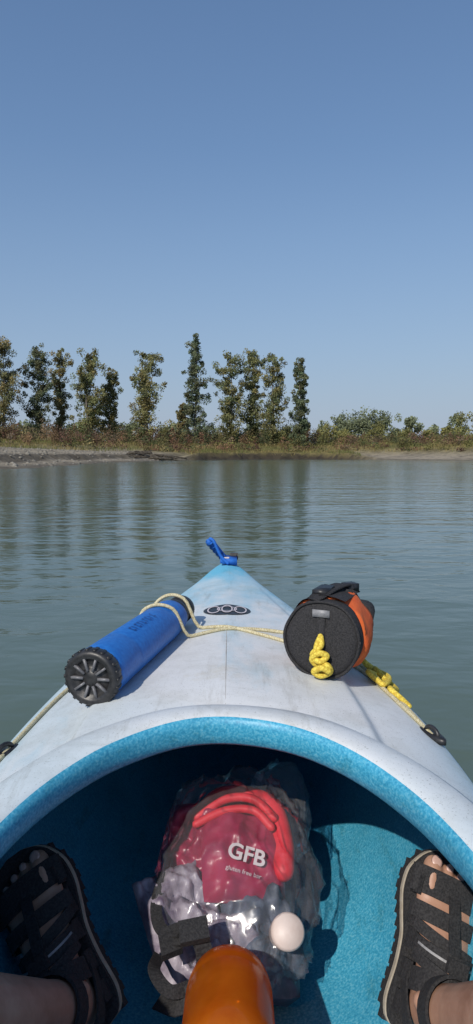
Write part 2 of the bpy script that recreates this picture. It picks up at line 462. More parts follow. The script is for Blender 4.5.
v,f=box((.075,.12,.080),(.012,.006,0),(.006,-.012,0),(0,0,.009)); g.add(v,f,3)
fx=tx if tx.x>0 else -tx; fu=(V((0,0,1))-TD*TD.z).normalized()
v,f=box(fu*.053-TD*.006+fx*.0,fx*.017,fu*.007,TD*.0012); g.add(v,f,2)
v,f=box(fu*.010-TD*.0055,fx*.008,fu*.034,TD*.0012); g.add(v,f,0)
g.obj('bag_body',[m_blackfab,m_orangefab,m_reflect,m_black],tbag)
g=Geo()
def fp(a,b_,c): return fx*a+fu*b_-TD*c
kn=[fp(0,.008,.006),fp(.003,-.008,.014),fp(-.012,-.026,.016),fp(.004,-.036,.024),fp(.016,-.026,.016),fp(.002,-.020,.024),fp(-.012,-.034,.020),fp(.0,-.048,.014),fp(.018,-.042,.022),fp(.022,-.056,.012),fp(.006,-.064,.020),fp(-.006,-.056,.026),fp(.010,-.046,.030),fp(.022,-.052,.024)]
v,f=tube(smooth_path(kn,8),.0062,10,round_ends=True); g.add(v,f)
v,f=tube(smooth_path([fp(.0,.008,.006),fp(-.006,-.012,.012),fp(-.002,-.030,.014),fp(.002,-.05,.014)],6),.0060,10); g.add(v,f)
def dl(x,y,o_=.008): return V((x,y,deck_z(x,y)+o_))-tb0
rp=[dl(.25,1.44,.05),dl(.285,1.43,.02),dl(.30,1.40,.012),dl(.275,1.36,.02),dl(.30,1.345,.010),dl(.315,1.37,.014),dl(.30,1.41,.022),dl(.325,1.42,.010),dl(.335,1.36,.010),dl(.31,1.31,.014),dl(.325,1.285,.010),dl(.335,1.26,.008)]
v,f=tube(smooth_path(rp,8),.0060,10,round_ends=True); g.add(v,f)
rp=[dl(.26,1.47,.03),dl(.30,1.45,.014),dl(.325,1.39,.022),dl(.30,1.33,.012),dl(.285,1.38,.016)]
v,f=tube(smooth_path(rp,8),.0060,10,round_ends=True); g.add(v,f)
g.obj('yellow_rope',[m_yrope],tbag)

# ------------------------------------------------------------------ bungee cords
g=Geo()
def over(x,y,extra=.0045):
    z=deck_z(x,y)+extra
    p=V((x,y,z)); rel=p-pA; s=rel.dot(D)
    if -.0<s<L:
        c=pA+D*s; hd=math.hypot(x-c.x,y-c.y)
        if hd<.050: z=max(z,c.z+math.sqrt(max(0,.050**2-hd**2)))
    return V((x,y,z))
def cord(xy,r=.0042,dense=10):
    sp=smooth_path([V((a,b_,0)) for a,b_ in xy],dense)
    pts=[over(p.x,p.y) for p in sp]
    for _ in range(2): pts=[pts[0]]+[pts[i-1]*.25+pts[i]*.5+pts[i+1]*.25 for i in range(1,len(pts)-1)]+[pts[-1]]
    v,f=tube(pts,r,10); g.add(v,f)
cord([(-.395,.98),(-.378,1.10),(-.350,1.30),(-.300,1.44),(-.255,1.50)])
cord([(-.255,1.50),(-.20,1.49),(-.13,1.50),(-.03,1.555),(.09,1.575),(.20,1.545),(.275,1.50)])
cord([(-.300,1.44),(-.24,1.53),(-.19,1.59),(-.12,1.585),(-.02,1.575),(.07,1.52),(.14,1.48),(.22,1.50)])
cord([(.275,1.50),(.305,1.40),(.325,1.28),(.337,1.17),(.345,1.13)])
cord([(.22,1.50),(.275,1.42),(.300,1.33),(.318,1.25),(.338,1.17)])
cord([(-.23,1.56),(-.245,1.68),(-.25,1.75)],.004)
g.obj('bungee_cord',[m_cord],kayak)

# ------------------------------------------------------------------ gear bag
def pillow(g,c,u,v_,w,h,th,m,seed,amp=.006,n=28):
    c=V(c);u=V(u).normalized();nn=u.cross(V(v_)).normalized();vv=nn.cross(u)
    for side in(1,-1):
        pts=[];ff=[]
        for j in range(n+1):
            for i in range(n+1):
                a=i/n*2-1;b_=j/n*2-1
                k=max(0,(1-a**4)*(1-b_**4))**.6
                nz=mnoise.fractal(V((a*2+seed,b_*2,seed*1.7)),1,2,4)*amp
                pts.append(c+u*a*w/2*(1-.05*b_*b_)+vv*b_*h/2*(1-.05*a*a)+nn*(side*th/2*k+nz*(.4+k)))
        for j in range(n):
            for i in range(n):
                q=(j*(n+1)+i,j*(n+1)+i+1,(j+1)*(n+1)+i+1,(j+1)*(n+1)+i); ff.append(q if side>0 else q[::-1])
        g.add(pts,ff,m)
gb=empty('gear_bag',(0,1.05,.0)); off=V((0,-1.05,0))
g=Geo(); W=lambda x,y,z: V((x,y,z))+off
uN=V((0,.62,.42))
pillow(g,W(.010,1.08,.100),(1,.12,-.08),uN,.14,.15,.050,0,3.1,.010)
pillow(g,W(-.06,1.12,.095),(1,-.25,.1),(0,.5,.5),.13,.14,.05,0,5.3,.018)
pillow(g,W(-.085,1.00,.04),(1,.5,.1),(-.3,.6,.35),.12,.18,.06,2,8.2,.024)
pillow(g,W(-.03,.965,.02),(1,-.2,0),(0,.6,.3),.14,.11,.07,2,1.2,.024)
pillow(g,W(.04,1.00,.02),(1,.3,0),(0,.6,.3),.12,.14,.08,3,6.2,.022)
pillow(g,W(.0,1.05,-.01),(1,0,0),(0,1,.1),.20,.26,.12,3,9.2,.02)
v,f=tube(smooth_path([W(-.065,1.15,.13),W(-.03,1.18,.150),(W(.02,1.185,.150)),W(.065,1.16,.14),W(.080,1.10,.115),W(.078,1.05,.095)],8),.018,16,round_ends=True); g.add(v,f,1)
v,f=tube(smooth_path([W(-.07,1.13,.142),W(-.02,1.150,.163),(W(.03,1.150,.163)),W(.065,1.12,.146)],8),.008,14,round_ends=True); g.add(v,f,1)
v,f=tube(smooth_path([W(-.07,1.11,.140),W(-.02,1.125,.156),(W(.03,1.125,.156)),W(.060,1.10,.140)],8),.007,14,round_ends=True); g.add(v,f,1)
jd=V((.1,-.62,.55)).normalized()
v,f=lathe([(0,.020),(.03,.024),(.05,.025),(.051,.0255),(.060,.0255),(.066,.022),(.068,.001)],W(.070,.985,.030),jd,32); g.add(v,f,4)
g.obj('bag_contents',[m_maroon,m_red,m_purple,m_navy,m_wht],gb)
tcu=bpy.data.curves.new('printed_letters','FONT'); tcu.body='GFB'; tcu.size=.036; tcu.extrude=.0003; tcu.align_x='CENTER'; tcu.align_y='CENTER'; tcu.offset=.0008
to=link(bpy.data.objects.new('printed_letters',tcu)); tcu.materials.append(m_print)
uu=V((1,.12,-.08)).normalized(); nn=uu.cross(uN).normalized(); vv=nn.cross(uu)
rot=Matrix((uu,vv,nn)).transposed().to_4x4() @ Matrix.Rotation(math.radians(-16),4,'Z')
to.matrix_world=Matrix.Translation(W(.012,1.066,.095)+nn*.034) @ rot
to.parent=gb
tc2=bpy.data.curves.new('small_print','FONT'); tc2.body='gluten free bar'; tc2.size=.010; tc2.align_x='CENTER'; tc2.align_y='CENTER'
t2=link(bpy.data.objects.new('small_print',tc2)); tc2.materials.append(m_print)
t2.matrix_world=Matrix.Translation(W(.007,1.044,.080)+nn*.034) @ rot; t2.parent=gb
def film(name,sc,cen,m,seed,tilt=.42,sub=6):
    bm=bmesh.new(); bmesh.ops.create_icosphere(bm,subdivisions=sub,radius=1)
    for vtx in bm.verts:
        p=vtx.co.copy()
        rg=1-2*abs(mnoise.noise(p*2.4+V((5,2,seed)))); rg2=1-2*abs(mnoise.noise(p*6.5+V((1,9,seed))))
        r=1.02+.16*mnoise.fractal(p*1.5+V((3,seed,2)),1,2,2)+.10*rg**5+.035*rg2**5
        sq=lambda t,e:math.copysign(abs(t)**e,t)
        q=V((sq(p.x,.8)*sc[0],sq(p.y,.8)*sc[1],p.z*sc[2]))*r
        q=V((q.x+.01*q.y,q.y,q.z+q.y*tilt))
        if q.z<-.12:q.z=-.12
        vtx.co=q+V(cen)
    mf=bpy.data.meshes.new(name); bm.to_mesh(mf); bm.free(); mf.materials.append(m)
    for p in mf.polygons:p.use_smooth=True
    fo=link(bpy.data.objects.new(name,mf)); fo.parent=gb
film('clear_film',(.120,.146,.086),(0,.02,.076),m_clear,1)
film('blue_film_bag',(.055,.10,.045),(.085,.20,.085),m_clear2,7,.3,5)
g=Geo()
def ribbon(g,pts,up_,w,t,m=0):
    pts=[V(p) for p in pts]; rings=[]
    for i,p in enumerate(pts):
        d=(pts[min(i+1,len(pts)-1)]-pts[max(i-1,0)]).normalized(); s_=d.cross(V(up_(i) if callable(up_) else up_)).normalized(); n_=s_.cross(d)
        rings.append([p+s_*w/2-n_*t/2,p+s_*w/2+n_*t/2,p-s_*w/2+n_*t/2,p-s_*w/2-n_*t/2])
    v,f=loft(rings); g.add(v,f,m)
ribbon(g,smooth_path([W(-.10,.95,.05),W(-.085,.90,.09),W(-.055,.885,.105),W(-.045,.87,.07),W(-.075,.84,.04),W(-.11,.87,.02)],6),(0,-.4,.9),.024,.003)
v,f=box(W(-.060,.885,.112),(.020,.006,0),(-.003,.014,.006),(0,-.002,.005)); g.add(v,f)
v,f=box(W(-.095,.90,.085),(.014,.008,0),(-.005,.018,.006),(0,-.002,.006)); g.add(v,f)
ribbon(g,smooth_path([W(-.12,1.05,.09),W(-.125,.98,.08),W(-.11,.93,.08),W(-.08,.90,.10)],6),(0,-.4,.9),.018,.003)
ribbon(g,smooth_path([W(-.115,.93,.04),W(-.115,.875,.06),W(-.09,.845,.055),W(-.06,.86,.05)],6),(.3,-.4,.8),.018,.003)
g.obj('black_strap',[m_blackfab],gb,smooth=False)

# ------------------------------------------------------------------ bottle
bt=empty('water_bottle',(-.010,.885,.045)); g=Geo(); BD=V((.0,-.955,.21))
prof=[(-.004,.001),(-.004,.018),(-.001,.030),(.005,.040),(.014,.048),(.026,.0540),(.040,.0570),(.055,.0582),(.060,.0572),(.066,.0582),(.10,.0580),(.15,.0580),(.158,.058),(.20,.056),(.215,.040),(.22,.030)]
v,f=lathe(prof,o,BD,56); g.add(v,f,0)
v,f=lathe([(.216,.032),(.222,.034),(.245,.034),(.248,.030),(.248,.001)],o,BD,32); g.add(v,f,1)
g.obj('bottle_body',[m_orange,m_black],bt)

# ------------------------------------------------------------------ person (legs) + sandals
person=empty('person')
G=Geo(); nails=Geo()
def do_foot(H,T,U0,medial,knee,hip):
    H=V(H);T=V(T);L_=(T-H).normalized();U=V(U0);U=(U-L_*U.dot(L_)).normalized();S=L_.cross(U)
    if S.x*medial<0:S=-S
    ln=(T-H).length
    F=lambda s,w,h:H+L_*s*ln+S*w+U*h
    WID=[(0,.020),(.03,.040),(.1,.056),(.25,.060),(.4,.062),(.55,.074),(.7,.088),(.78,.092),(.82,.086)]
    HEI=[(0,.025),(.03,.045),(.1,.070),(.25,.088),(.4,.076),(.55,.056),(.7,.038),(.78,.030),(.82,.022)]
    rings=[]
    for k in range(26):
        s=.82*k/25; w=interp(WID,s)/2;h=interp(HEI,s)/2
        rg=[]
        for j in range(24):
            a=2*math.pi*j/24
            rg.append(F(s,w*math.cos(a)+.004*sst(.3,.8,s),h+ (h*math.sin(a))))
        rings.append(rg)
    v,f=loft(rings); G.add(v,f)
    for (w,l,r) in((.034,.98,.0135),(.012,.98,.0095),(-.006,.955,.009),(-.023,.925,.0085),(-.038,.890,.0080)):
        ps=[F(.72,w*.9,.016),F(.82,w,.020),F(l-.09,w*1.02,.020),F(l-.035,w*1.02,.0125)]
        v,f=tube(smooth_path(ps,4),[r*.95]*5+[r*.9]*4+[r*1.02]*4,12,round_ends=True); G.add(v,f)
        c=F(l-.030,w*1.02,.0125)+ (U*.9+L_*.35).normalized()*r*.93
        rg=[];
        tN=(U*.9+L_*.35).normalized(); tL=(L_-tN*L_.dot(tN)).normalized()
        for zz,sc in((-.0015,1),(.0008,.95),(.0016,.6)):
            rg.append([c+S*r*.62*sc*math.cos(a)+tL*r*.68*sc*math.sin(a)+tN*zz for a in [2*math.pi*q/14 for q in range(14)]])
        v,f=loft(rg); nails.add(v,f)
    ank=F(.20,0,.085)
    K=V(knee)
    ps=[F(.16,0,.035),F(.18,0,.07),ank+ (K-ank)*.10,ank+(K-ank)*.3,ank+(K-ank)*.6,ank+(K-ank)*.85,K, K+(V(hip)-K)*.12,K+(V(hip)-K)*.4,K+(V(hip)-K)*.75,V(hip)]
    rr=[.031,.033,.034,.042,.054,.053,.058,.062,.072,.085,.09]
    v,f=tube(ps,rr,20,round_ends=True); G.add(v,f)
    for sgn in(1,-1):
        c=F(.20,sgn*.024,.075); v,f=tube([c,c+S*sgn*.006],.013,12,round_ends=True); G.add(v,f)
    sg=Geo()
    OUT=[(-.05,.012),(-.03,.030),(.02,.040),(.12,.044),(.3,.042),(.45,.043),(.6,.050),(.75,.056),(.85,.055),(.95,.047),(1.02,.034),(1.06,.012)]
    def soleprof(z0,z1,ex,m):
        rgs=[]
        for s in [i/40*1.11-.05 for i in range(41)]:
            w=max(.004,interp(OUT,s)+ex); lift=.012*sst(.8,1.06,s)+.004*sst(.1,-.05,s)
            sh=.006*sst(.3,.9,s)
            rgs.append([F(s,sh-w,z0+lift),F(s,sh-w,z1+lift),F(s,sh-w*.5,z1+lift-.001),F(s,sh,z1+lift-.0015),F(s,sh+w*.5,z1+lift-.001),F(s,sh+w,z1+lift),F(s,sh+w,z0+lift),F(s,sh,z0+lift)])
        v,f=loft(rgs); sg.add(v,f,m)
    soleprof(-.003,.004,0,0); soleprof(-.011,-.0035,.002,1); soleprof(-.026,-.0115,.001,0)
    for i in range(14):
        s=.0+i*.075; w=interp(OUT,s)
        for sgn in(1,-1):
            v,f=box(F(s,.006*sst(.3,.9,s)+sgn*(w-.004),-.020+.012*sst(.8,1.06,s)),L_*.006,S*.006,U*.009); sg.add(v,f,0)
    def strap(s0,s1,s2,w,m=0,ex=.004,t=.0035,a0=-5,a1=185):
        pts=[];ups=[]
        for k in range(21):
            a=math.radians(a0+(a1-a0)*k/20); q=k/20
            s=s0*(1-q)**2+2*s1*q*(1-q)+s2*q*q
            ww=interp(WID,min(.8,s))/2+ex+.002; hh=interp(HEI,min(.8,s))
            p=F(s,ww*1.04*math.cos(a)+.004*sst(.3,.8,s),(hh/2)+(hh/2+ex)*math.sin(a)) if math.sin(a)>0 else F(s,ww*1.04*math.cos(a),hh/2+ (hh/2)*math.sin(a)*1)
            pts.append(p); ups.append((S*math.cos(a)*hh+U*math.sin(a)*ww).normalized())
        ribbon(sg,pts,lambda i:ups[i],w,t,m)
    strap(.83,.86,.79,.036,ex=.007); strap(.66,.66,.62,.022,ex=.005); strap(.60,.50,.47,.015); strap(.48,.42,.46,.022); strap(.42,.34,.30,.014)
    strap(.28,.34,.28,.028)
    strap(.48,.42,.46,.003,2,.0062,.001,20,160); strap(.28,.34,.28,.008,2,.0066,.001,60,110)
    for s in (.80,.62,.48,.30,.12):
        for sgn in (1,-1):
            w=interp(WID,min(.8,s))/2+.006
            ribbon(sg,[F(s,sgn*(w),.030),F(s,sgn*(w+.002),.015),F(s,sgn*(w+.001),.000)],S*sgn,.026,.004)
    ribbon(sg,smooth_path([F(s,.002,interp(HEI,s)+.009) for s in(.82,.72,.62,.5,.4,.32)],4),U,.016,.003)
    kd=(K-ank).normalized(); ax=S; ay=kd.cross(ax).normalized(); c=ank+kd*.012
    pts=[c+(ax*math.cos(a)+ay*math.sin(a))*.0385 for a in [2*math.pi*q/24 for q in range(25)]]
    rings=[]
    for p in pts:
        r=(p-c).normalized(); rings.append([p-kd*.013-r*.001,p-kd*.013+r*.003,p+kd*.013+r*.003,p+kd*.013-r*.001])
    v,f=loft(rings,cap=False); sg.add(v,f,0)
    pts=[F(.30,.036,.012),F(.14,.036,.035),F(.02,.026,.050),F(-.025,0,.052),F(.02,-.026,.050),F(.14,-.036,.035),F(.30,-.036,.012)]
    sp=smooth_path(pts,5); cc=F(.15,0,.04)
    ribbon(sg,sp,lambda i:(sp[i]-cc),.024,.003)
    v,f=box(F(.44,-.0,.083),S*.014,L_*.009,U*.004); sg.add(v,f,0)
    return sg.obj('sandal',[m_blackfab,m_tan,m_reflect],smooth=False)
s1=do_foot((-.192,.852,.002),(-.326,.950,.168),(-.26,-.74,.62),1,(-.34,.43,.36),(-.12,-.12,.10))
s2=do_foot((.240,.846,.000),(.322,.944,.172),(.24,-.72,.64),-1,(.35,.43,.36),(.12,-.12,.10))
legs=G.obj('legs',[m_skin],person)
rm=legs.modifiers.new('remesh','REMESH'); rm.mode='VOXEL'; rm.voxel_size=.0028; rm.use_smooth_shade=True
sm=legs.modifiers.new('smooth','SMOOTH'); sm.factor=.5; sm.iterations=4
nails.obj('toenails',[m_nail],person)
g=Geo()
for sx in(-1,1):
    v,f=tube([(sx*.27,.32,.335),(sx*.22,.18,.27),(sx*.15,-.02,.17),(sx*.09,-.16,.13)],[.092,.100,.115,.125],24); g.add(v,f)
v,f=tube([(-.13,-.17,.12),(0,-.17,.12),(.13,-.17,.12)],[.12,.13,.12],24,round_ends=True); g.add(v,f)
sh=g.obj('shorts',[m_shorts],person)
r2=sh.modifiers.new('r','REMESH'); r2.mode='VOXEL'; r2.voxel_size=.007; r2.use_smooth_shade=True

# ------------------------------------------------------------------ water (sheet with the hull's footprint cut out)
m_water,nt,b=mat('river_water',(.095,.132,.104),.10,.42); b.inputs['IOR'].default_value=1.333
b.inputs['Specular Tint'].default_value=(.94,1.0,.92,1)
tc=node(nt,'ShaderNodeTexCoord')
def wn(scale,det,mp,rough=.5):
    m_=node(nt,'ShaderNodeMapping'); m_.inputs['Scale'].default_value=mp; nt.links.new(tc.outputs['Object'],m_.inputs[0])
    n_=node(nt,'ShaderNodeTexNoise',Scale=scale,Detail=det,Roughness=rough,Distortion=.3); nt.links.new(m_.outputs[0],n_.inputs['Vector']); return n_
a1=wn(3.2,3,(.8,1.25,1)); a2=wn(.6,2,(.6,1.3,1)); a3=wn(.06,3,(1,1.5,1)); 
mm=node(nt,'ShaderNodeMath',p_operation='MULTIPLY_ADD'); nt.links.new(a2.outputs[0],mm.inputs[0]); mm.inputs[1].default_value=2.0; nt.links.new(a1.outputs[0],mm.inputs[2])
st=node(nt,'ShaderNodeMapRange'); st.inputs[1].default_value=.35; st.inputs[2].default_value=.65; st.inputs[3].default_value=.32; st.inputs[4].default_value=.85; nt.links.new(a3.outputs[0],st.inputs[0])
bp=node(nt,'ShaderNodeBump',Distance=.030); nt.links.new(mm.outputs[0],bp.inputs['Height']); nt.links.new(st.outputs[0],bp.inputs['Strength']); nt.links.new(bp.outputs[0],b.inputs['Normal'])
nW=len(WL); wv=[];wf=[]
ctr=V((0,.5))
for (x,y) in WL:
    d=(V((x,y))-ctr); d.normalize()
    wv.append((x,y,0)); 
    for rad in (6,80,9000): wv.append((ctr.x+d.x*rad,ctr.y+d.y*rad,0))
for i in range(nW):
    j=(i+1)%nW
    for k in range(3): wf.append((i*4+k,i*4+k+1,j*4+k+1,j*4+k))
wo=mk('water',wv,wf,[m_water],smooth=False)
bm=bmesh.new(); bm.from_mesh(wo.data)
for f in bm.faces:
    f.normal_update()
    if f.normal.z<0: f.normal_flip()
bm.to_mesh(wo.data); bm.free()

# ------------------------------------------------------------------ terrain
shore=[(-7000,-400),(-300,-60),(-60,8),(-24,27),(-13.5,33.5),(-12.2,39),(-12.6,52),(-13.2,66),(-10.5,78),(-9.2,92),(-5,103),(2,110),(11,114),(19,111),(23,101),(30,93),(42,86),(80,70),(300,45),(7000,-400)]
land=shore+[(7000,9000),(-7000,9000)]
def cat(*a): return np.unique(np.concatenate(a))
X=cat([-7000,-3000,-1200,-600,-350],np.arange(-220,-60,5),np.arange(-60,60,.8),np.arange(60,221,5),[350,600,1200,3000,7000])
Y=cat([-420,-200,-100,-50,-20,0,10,18],np.arange(22,160,.7),np.arange(160,260,4),np.arange(260,620,20),[900,1500,3000,6500])
XX,YY=np.meshgrid(X,Y)
def sdist(px,py):
    d=np.full(px.shape,1e9); 
    for (x0,y0),(x1,y1) in zip(shore[:-1],shore[1:]):
        dx,dy=x1-x0,y1-y0; t=np.clip(((px-x0)*dx+(py-y0)*dy)/(dx*dx+dy*dy),0,1)
        d=np.minimum(d,np.hypot(px-x0-t*dx,py-y0-t*dy))
    ins=np.zeros(px.shape,bool); n=len(land)
    for i in range(n):
        x0,y0=land[i];x1,y1=land[(i+1)%n]
        if y0==y1: continue
        c=((y0>py)!=(y1>py))&(px<(x1-x0)*(py-y0)/(y1-y0)+x0); ins^=c
    return np.where(ins,d,-d)
def sm_(a,b_,x): t=np.clip((x-a)/(b_-a),0,1); return t*t*(3-2*t)
def vn(px,py,s,seed):
    return (np.sin(px*s+seed)*np.cos(py*s*1.13+seed*2)+.5*np.sin(px*s*2.3+py*s*1.7+seed*3)+.3*np.sin(px*s*4.1-py*s*5.3+seed))/1.8
def height(px,py):
    d=sdist(px,py)+.8*vn(px,py,.5,1.3)*np.clip(np.abs(px)<400,0,1)
    sand=np.clip(sm_(-5.5,-8.5,px)*sm_(112,96,py)+sm_(18,24,px)*sm_(14,6,d),0,1)
    hs=1.65*(1-np.exp(-np.maximum(d,0)/16))+.45*sm_(3.2,3.9,d+.7*vn(px,py,.3,9))*sm_(-6,-9,px)+.06*vn(px,py,1.6,4)*sm_(0,2,d)
    hb=1.1*sm_(0,.9,d)+1.5*sm_(1,22,d)+.12*vn(px,py,.9,2)
    h=hs*sand+hb*(1-sand)
    h=h+.9*sm_(15,60,d)
    h=np.where(d<0,np.maximum(d*.35,-1.6)-.02,h+.01)
    return h,d,sand
HH,DD,SS=height(XX,YY)
ny,nx=XX.shape
vs=np.stack([XX,YY,HH],-1).reshape(-1,3)
idx=np.arange(nx*ny).reshape(ny,nx)
fs=np.stack([idx[:-1,:-1],idx[:-1,1:],idx[1:,1:],idx[1:,:-1]],-1).reshape(-1,4)
m_ground,nt,b=mat('river_bank_ground',(.2,.18,.12),.95,.2)
at=node(nt,'ShaderNodeAttribute'); at.attribute_name='Col'
n=noise_tex(nt,.9,8,.7); r=ramp(nt,n.outputs[0],[(.32,(.42,.41,.40)),(.5,(.85,.84,.82)),(.7,(1.15,1.12,1.05))])
c=mix(nt,1.0,at.outputs['Color'],r.outputs[0],'MULTIPLY'); nt.links.new(c,b.inputs['Base Color']); bump(nt,b,n.outputs[0],.7,.25)
ground=mk('ground',vs.tolist(),fs.tolist(),[m_ground])
ca=ground.data.color_attributes.new('Col','FLOAT_COLOR','POINT')
sandc=np.array([.35,.305,.235]); grassc=np.array([.20,.17,.07]); dark=np.array([.055,.046,.035]); wet=np.array([.16,.14,.11])
S3=SS[...,None]; D3=DD[...,None]
patch=np.clip(vn(XX,YY,.35,7)*.5+.5,0,1)[...,None]
colr=(sandc*(.65+.45*patch))*S3+(grassc*(.7+.6*patch))*(1-S3)
wetm=sm_(2.2,.5,D3)*S3; colr=colr*(1-wetm)+wet*wetm
cut=sm_(1.3,.5,D3)*(1-S3); colr=colr*(1-cut)+dark*cut
dd_=D3+.7*vn(XX,YY,.3,9)[...,None]
stp=(sm_(2.6,3.1,dd_)*sm_(4.8,4.0,dd_))*S3*(XX[...,None]<-6); colr=colr*(1-stp*.7)+dark*stp*.7
veg=sm_(14,30,D3)*sm_(60,80,YY)[...,None]; colr=colr*(1-veg)+grassc*veg
ca.data.foreach_set('color',np.concatenate([colr,np.ones_like(S3)],-1).reshape(-1).astype(np.float32))

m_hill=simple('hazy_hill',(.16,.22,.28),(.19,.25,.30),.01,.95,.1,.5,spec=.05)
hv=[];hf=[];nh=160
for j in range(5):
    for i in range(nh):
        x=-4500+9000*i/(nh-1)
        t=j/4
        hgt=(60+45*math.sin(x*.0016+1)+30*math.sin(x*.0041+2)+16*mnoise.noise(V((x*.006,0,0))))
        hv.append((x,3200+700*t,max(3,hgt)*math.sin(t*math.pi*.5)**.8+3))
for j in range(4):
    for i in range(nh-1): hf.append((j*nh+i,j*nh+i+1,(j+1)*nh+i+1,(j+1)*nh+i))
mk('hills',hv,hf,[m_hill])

# ------------------------------------------------------------------ foliage
def leafmat(name):
    m,nt,b=mat(name,(.07,.09,.03),.75,.25); at=node(nt,'ShaderNodeAttribute'); at.attribute_name='Col'
    nt.links.new(at.outputs['Color'],b.inputs['Base Color'])
    tl=node(nt,'ShaderNodeBsdfTranslucent'); nt.links.new(at.outputs['Color'],tl.inputs['Color'])
    ms=node(nt,'ShaderNodeMixShader'); ms.inputs[0].default_value=.30
    out=nt.nodes['Material Output']; nt.links.new(b.outputs[0],ms.inputs[1]); nt.links.new(tl.outputs[0],ms.inputs[2]); nt.links.new(ms.outputs[0],out.inputs[0]); return m
m_leaf=leafmat('foliage'); m_bark=simple('bark',(.14,.12,.10),(.24,.21,.18),3,.95,.5,.05)
def leafobj(name,C,size,col,parent=None,vert=False):
    N=len(C); nrm=rng.normal(size=(N,3))+np.array([-.25,-.6,.45]); nrm/=np.linalg.norm(nrm,axis=1)[:,None]
    t=rng.normal(size=(N,3)); t=np.cross(nrm,t); t/=np.linalg.norm(t,axis=1)[:,None]; bt_=np.cross(nrm,t)
    if vert:
        t=np.stack([rng.normal(size=N)*.25,rng.normal(size=N)*.25,np.ones(N)],-1); a=rng.uniform(0,6.28,N); bt_=np.stack([np.cos(a),np.sin(a),0*a],-1)*.16
    sz=size[:,None]
    vv=np.stack([C+t*sz,C+bt_*sz*.7,C-t*sz,C-bt_*sz*.7],1).reshape(-1,3)
    if vert: vv=np.stack([C+t*sz*2,C+bt_*sz,C,C-bt_*sz],1).reshape(-1,3)
    ff=np.arange(4*N).reshape(N,4)
    o_=mk(name,vv.tolist(),ff.tolist(),[m_leaf],parent=parent,smooth=False)
    c=np.repeat(np.concatenate([col,np.ones((N,1))],1),4,axis=0)
    o_.data.color_attributes.new('Col','FLOAT_COLOR','POINT').data.foreach_set('color',c.reshape(-1).astype(np.float32))
    return o_
def gz(x,y): return float(height(np.array([x]),np.array([y]))[0][0])
GAIN=1.95
def tree(x,y,top,W_,kind='cottonwood',tint=(.075,.088,.030),dens=1.0,lean=0):
    z0=gz(x,y)-.2; Ht=top-z0
    par=empty(kind+'_tree',(x,y,z0))
    g=Geo(); tp=[]
    for k in range(9):
        t=k/8; tp.append(V((lean*t*Ht+.25*math.sin(t*5+x),.2*math.cos(t*4+x),Ht*.92*t)))
    v,f=tube(tp,[max(.03,Ht*.012*(1-t/8*.93)) for t in range(9)],8); g.add(v,f)
    C=[];S_=[];K_=[]
    slim=kind=='poplar'
    nl=66 if not slim else 60
    ph1,ph2=random.uniform(0,6),random.uniform(0,6)
    cen_t=random.uniform(.46,.60)
    for q in range(nl):
        t=.08+.86*((q+random.random())/nl)
        env=(max(0,1-((t-cen_t)/(.50+.06*(t<cen_t)))**2)**.5)*(.66+.34*min(1,t*2.2)) if not slim else (1-t)**.6*min(1,(t+.08)*4)*1.05
        a=random.uniform(0,6.283)
        lobe=1+.26*math.sin(t*11+ph1+2*a)+.18*math.sin(t*19+ph2-a)
        R_=W_/2*env*random.uniform(.45,1.05)*lobe
        zc=Ht*t
        rise=R_*random.uniform(.4,1.0) if not slim else R_*.25
        base=V((lean*t*Ht,0,max(.05*Ht,zc-rise)))
        endp=V((lean*t*Ht+R_*math.cos(a),R_*math.sin(a),min(Ht*.95,zc)))
        v,f=tube([base,(base+endp)/2+V((0,0,-.15)),endp],[.09*(1-t)+.03,.04,.02],5); g.add(v,f)
        ncl=2 if R_<2 else 3
        for w in range(ncl):
            s=(w+.8)/ncl; cc=base.lerp(endp,s)+V((random.gauss(0,.35),random.gauss(0,.35),random.gauss(0,.4)))
            r=random.uniform(.5,1.1)*(W_/8)**.5*(1.15-.35*t)
            nn_=int(random.uniform(45,95)*dens)
            p=rng.normal(size=(nn_,3)); p/=np.linalg.norm(p,axis=1)[:,None]; p*=(rng.random((nn_,1))**.45)*r*1.1; p[:,2]*=.95
            C.append(p+np.array(cc)); S_.append(rng.uniform(.09,.22,nn_))
            br=random.uniform(.60,1.40); hue=random.uniform(-.10,.34)
            base_c=np.array(tint)*GAIN*br*np.array([1+hue,1+.1*hue,1-hue*.3])
            K_.append(base_c*rng.uniform(.75,1.3,(nn_,1)))
    g.obj('trunk_and_limbs',[m_bark],par)
    leafobj('crown',np.concatenate(C),np.concatenate(S_),np.concatenate(K_),par)
f_=667
def T(px,ytop,wpx,D_,**k):
    x=(px-236.5)/f_*D_; tree(x,D_,.78+(455-ytop)*D_/f_,wpx*D_/f_,**k)
T(-70,350,50,140,tint=(.088,.096,.045)); T(-32,345,44,136,tint=(.088,.096,.045))
T(6,333,42,132,tint=(.100,.100,.048)); T(40,343,34,138,tint=(.062,.078,.044),dens=1.1); T(62,346,25,146,tint=(.100,.102,.048))
T(89,347,42,134,tint=(.094,.104,.046)); T(111,368,24,140,tint=(.095,.102,.046))
T(147,347,40,131,tint=(.108,.114,.052)); T(196,334,32,133,kind='poplar',tint=(.060,.080,.048),dens=1.3)
T(183,405,12,150,tint=(.10,.10,.05))
T(231,350,38,136,tint=(.088,.102,.048)); T(252,346,27,141,tint=(.094,.106,.048)); T(273,352,38,137,tint=(.090,.100,.046)); T(299,358,25,131,kind='poplar',tint=(.060,.078,.044),dens=1.2)
T(520,360,40,150,tint=(.09,.10,.046)); T(560,350,46,145,tint=(.09,.10,.046))

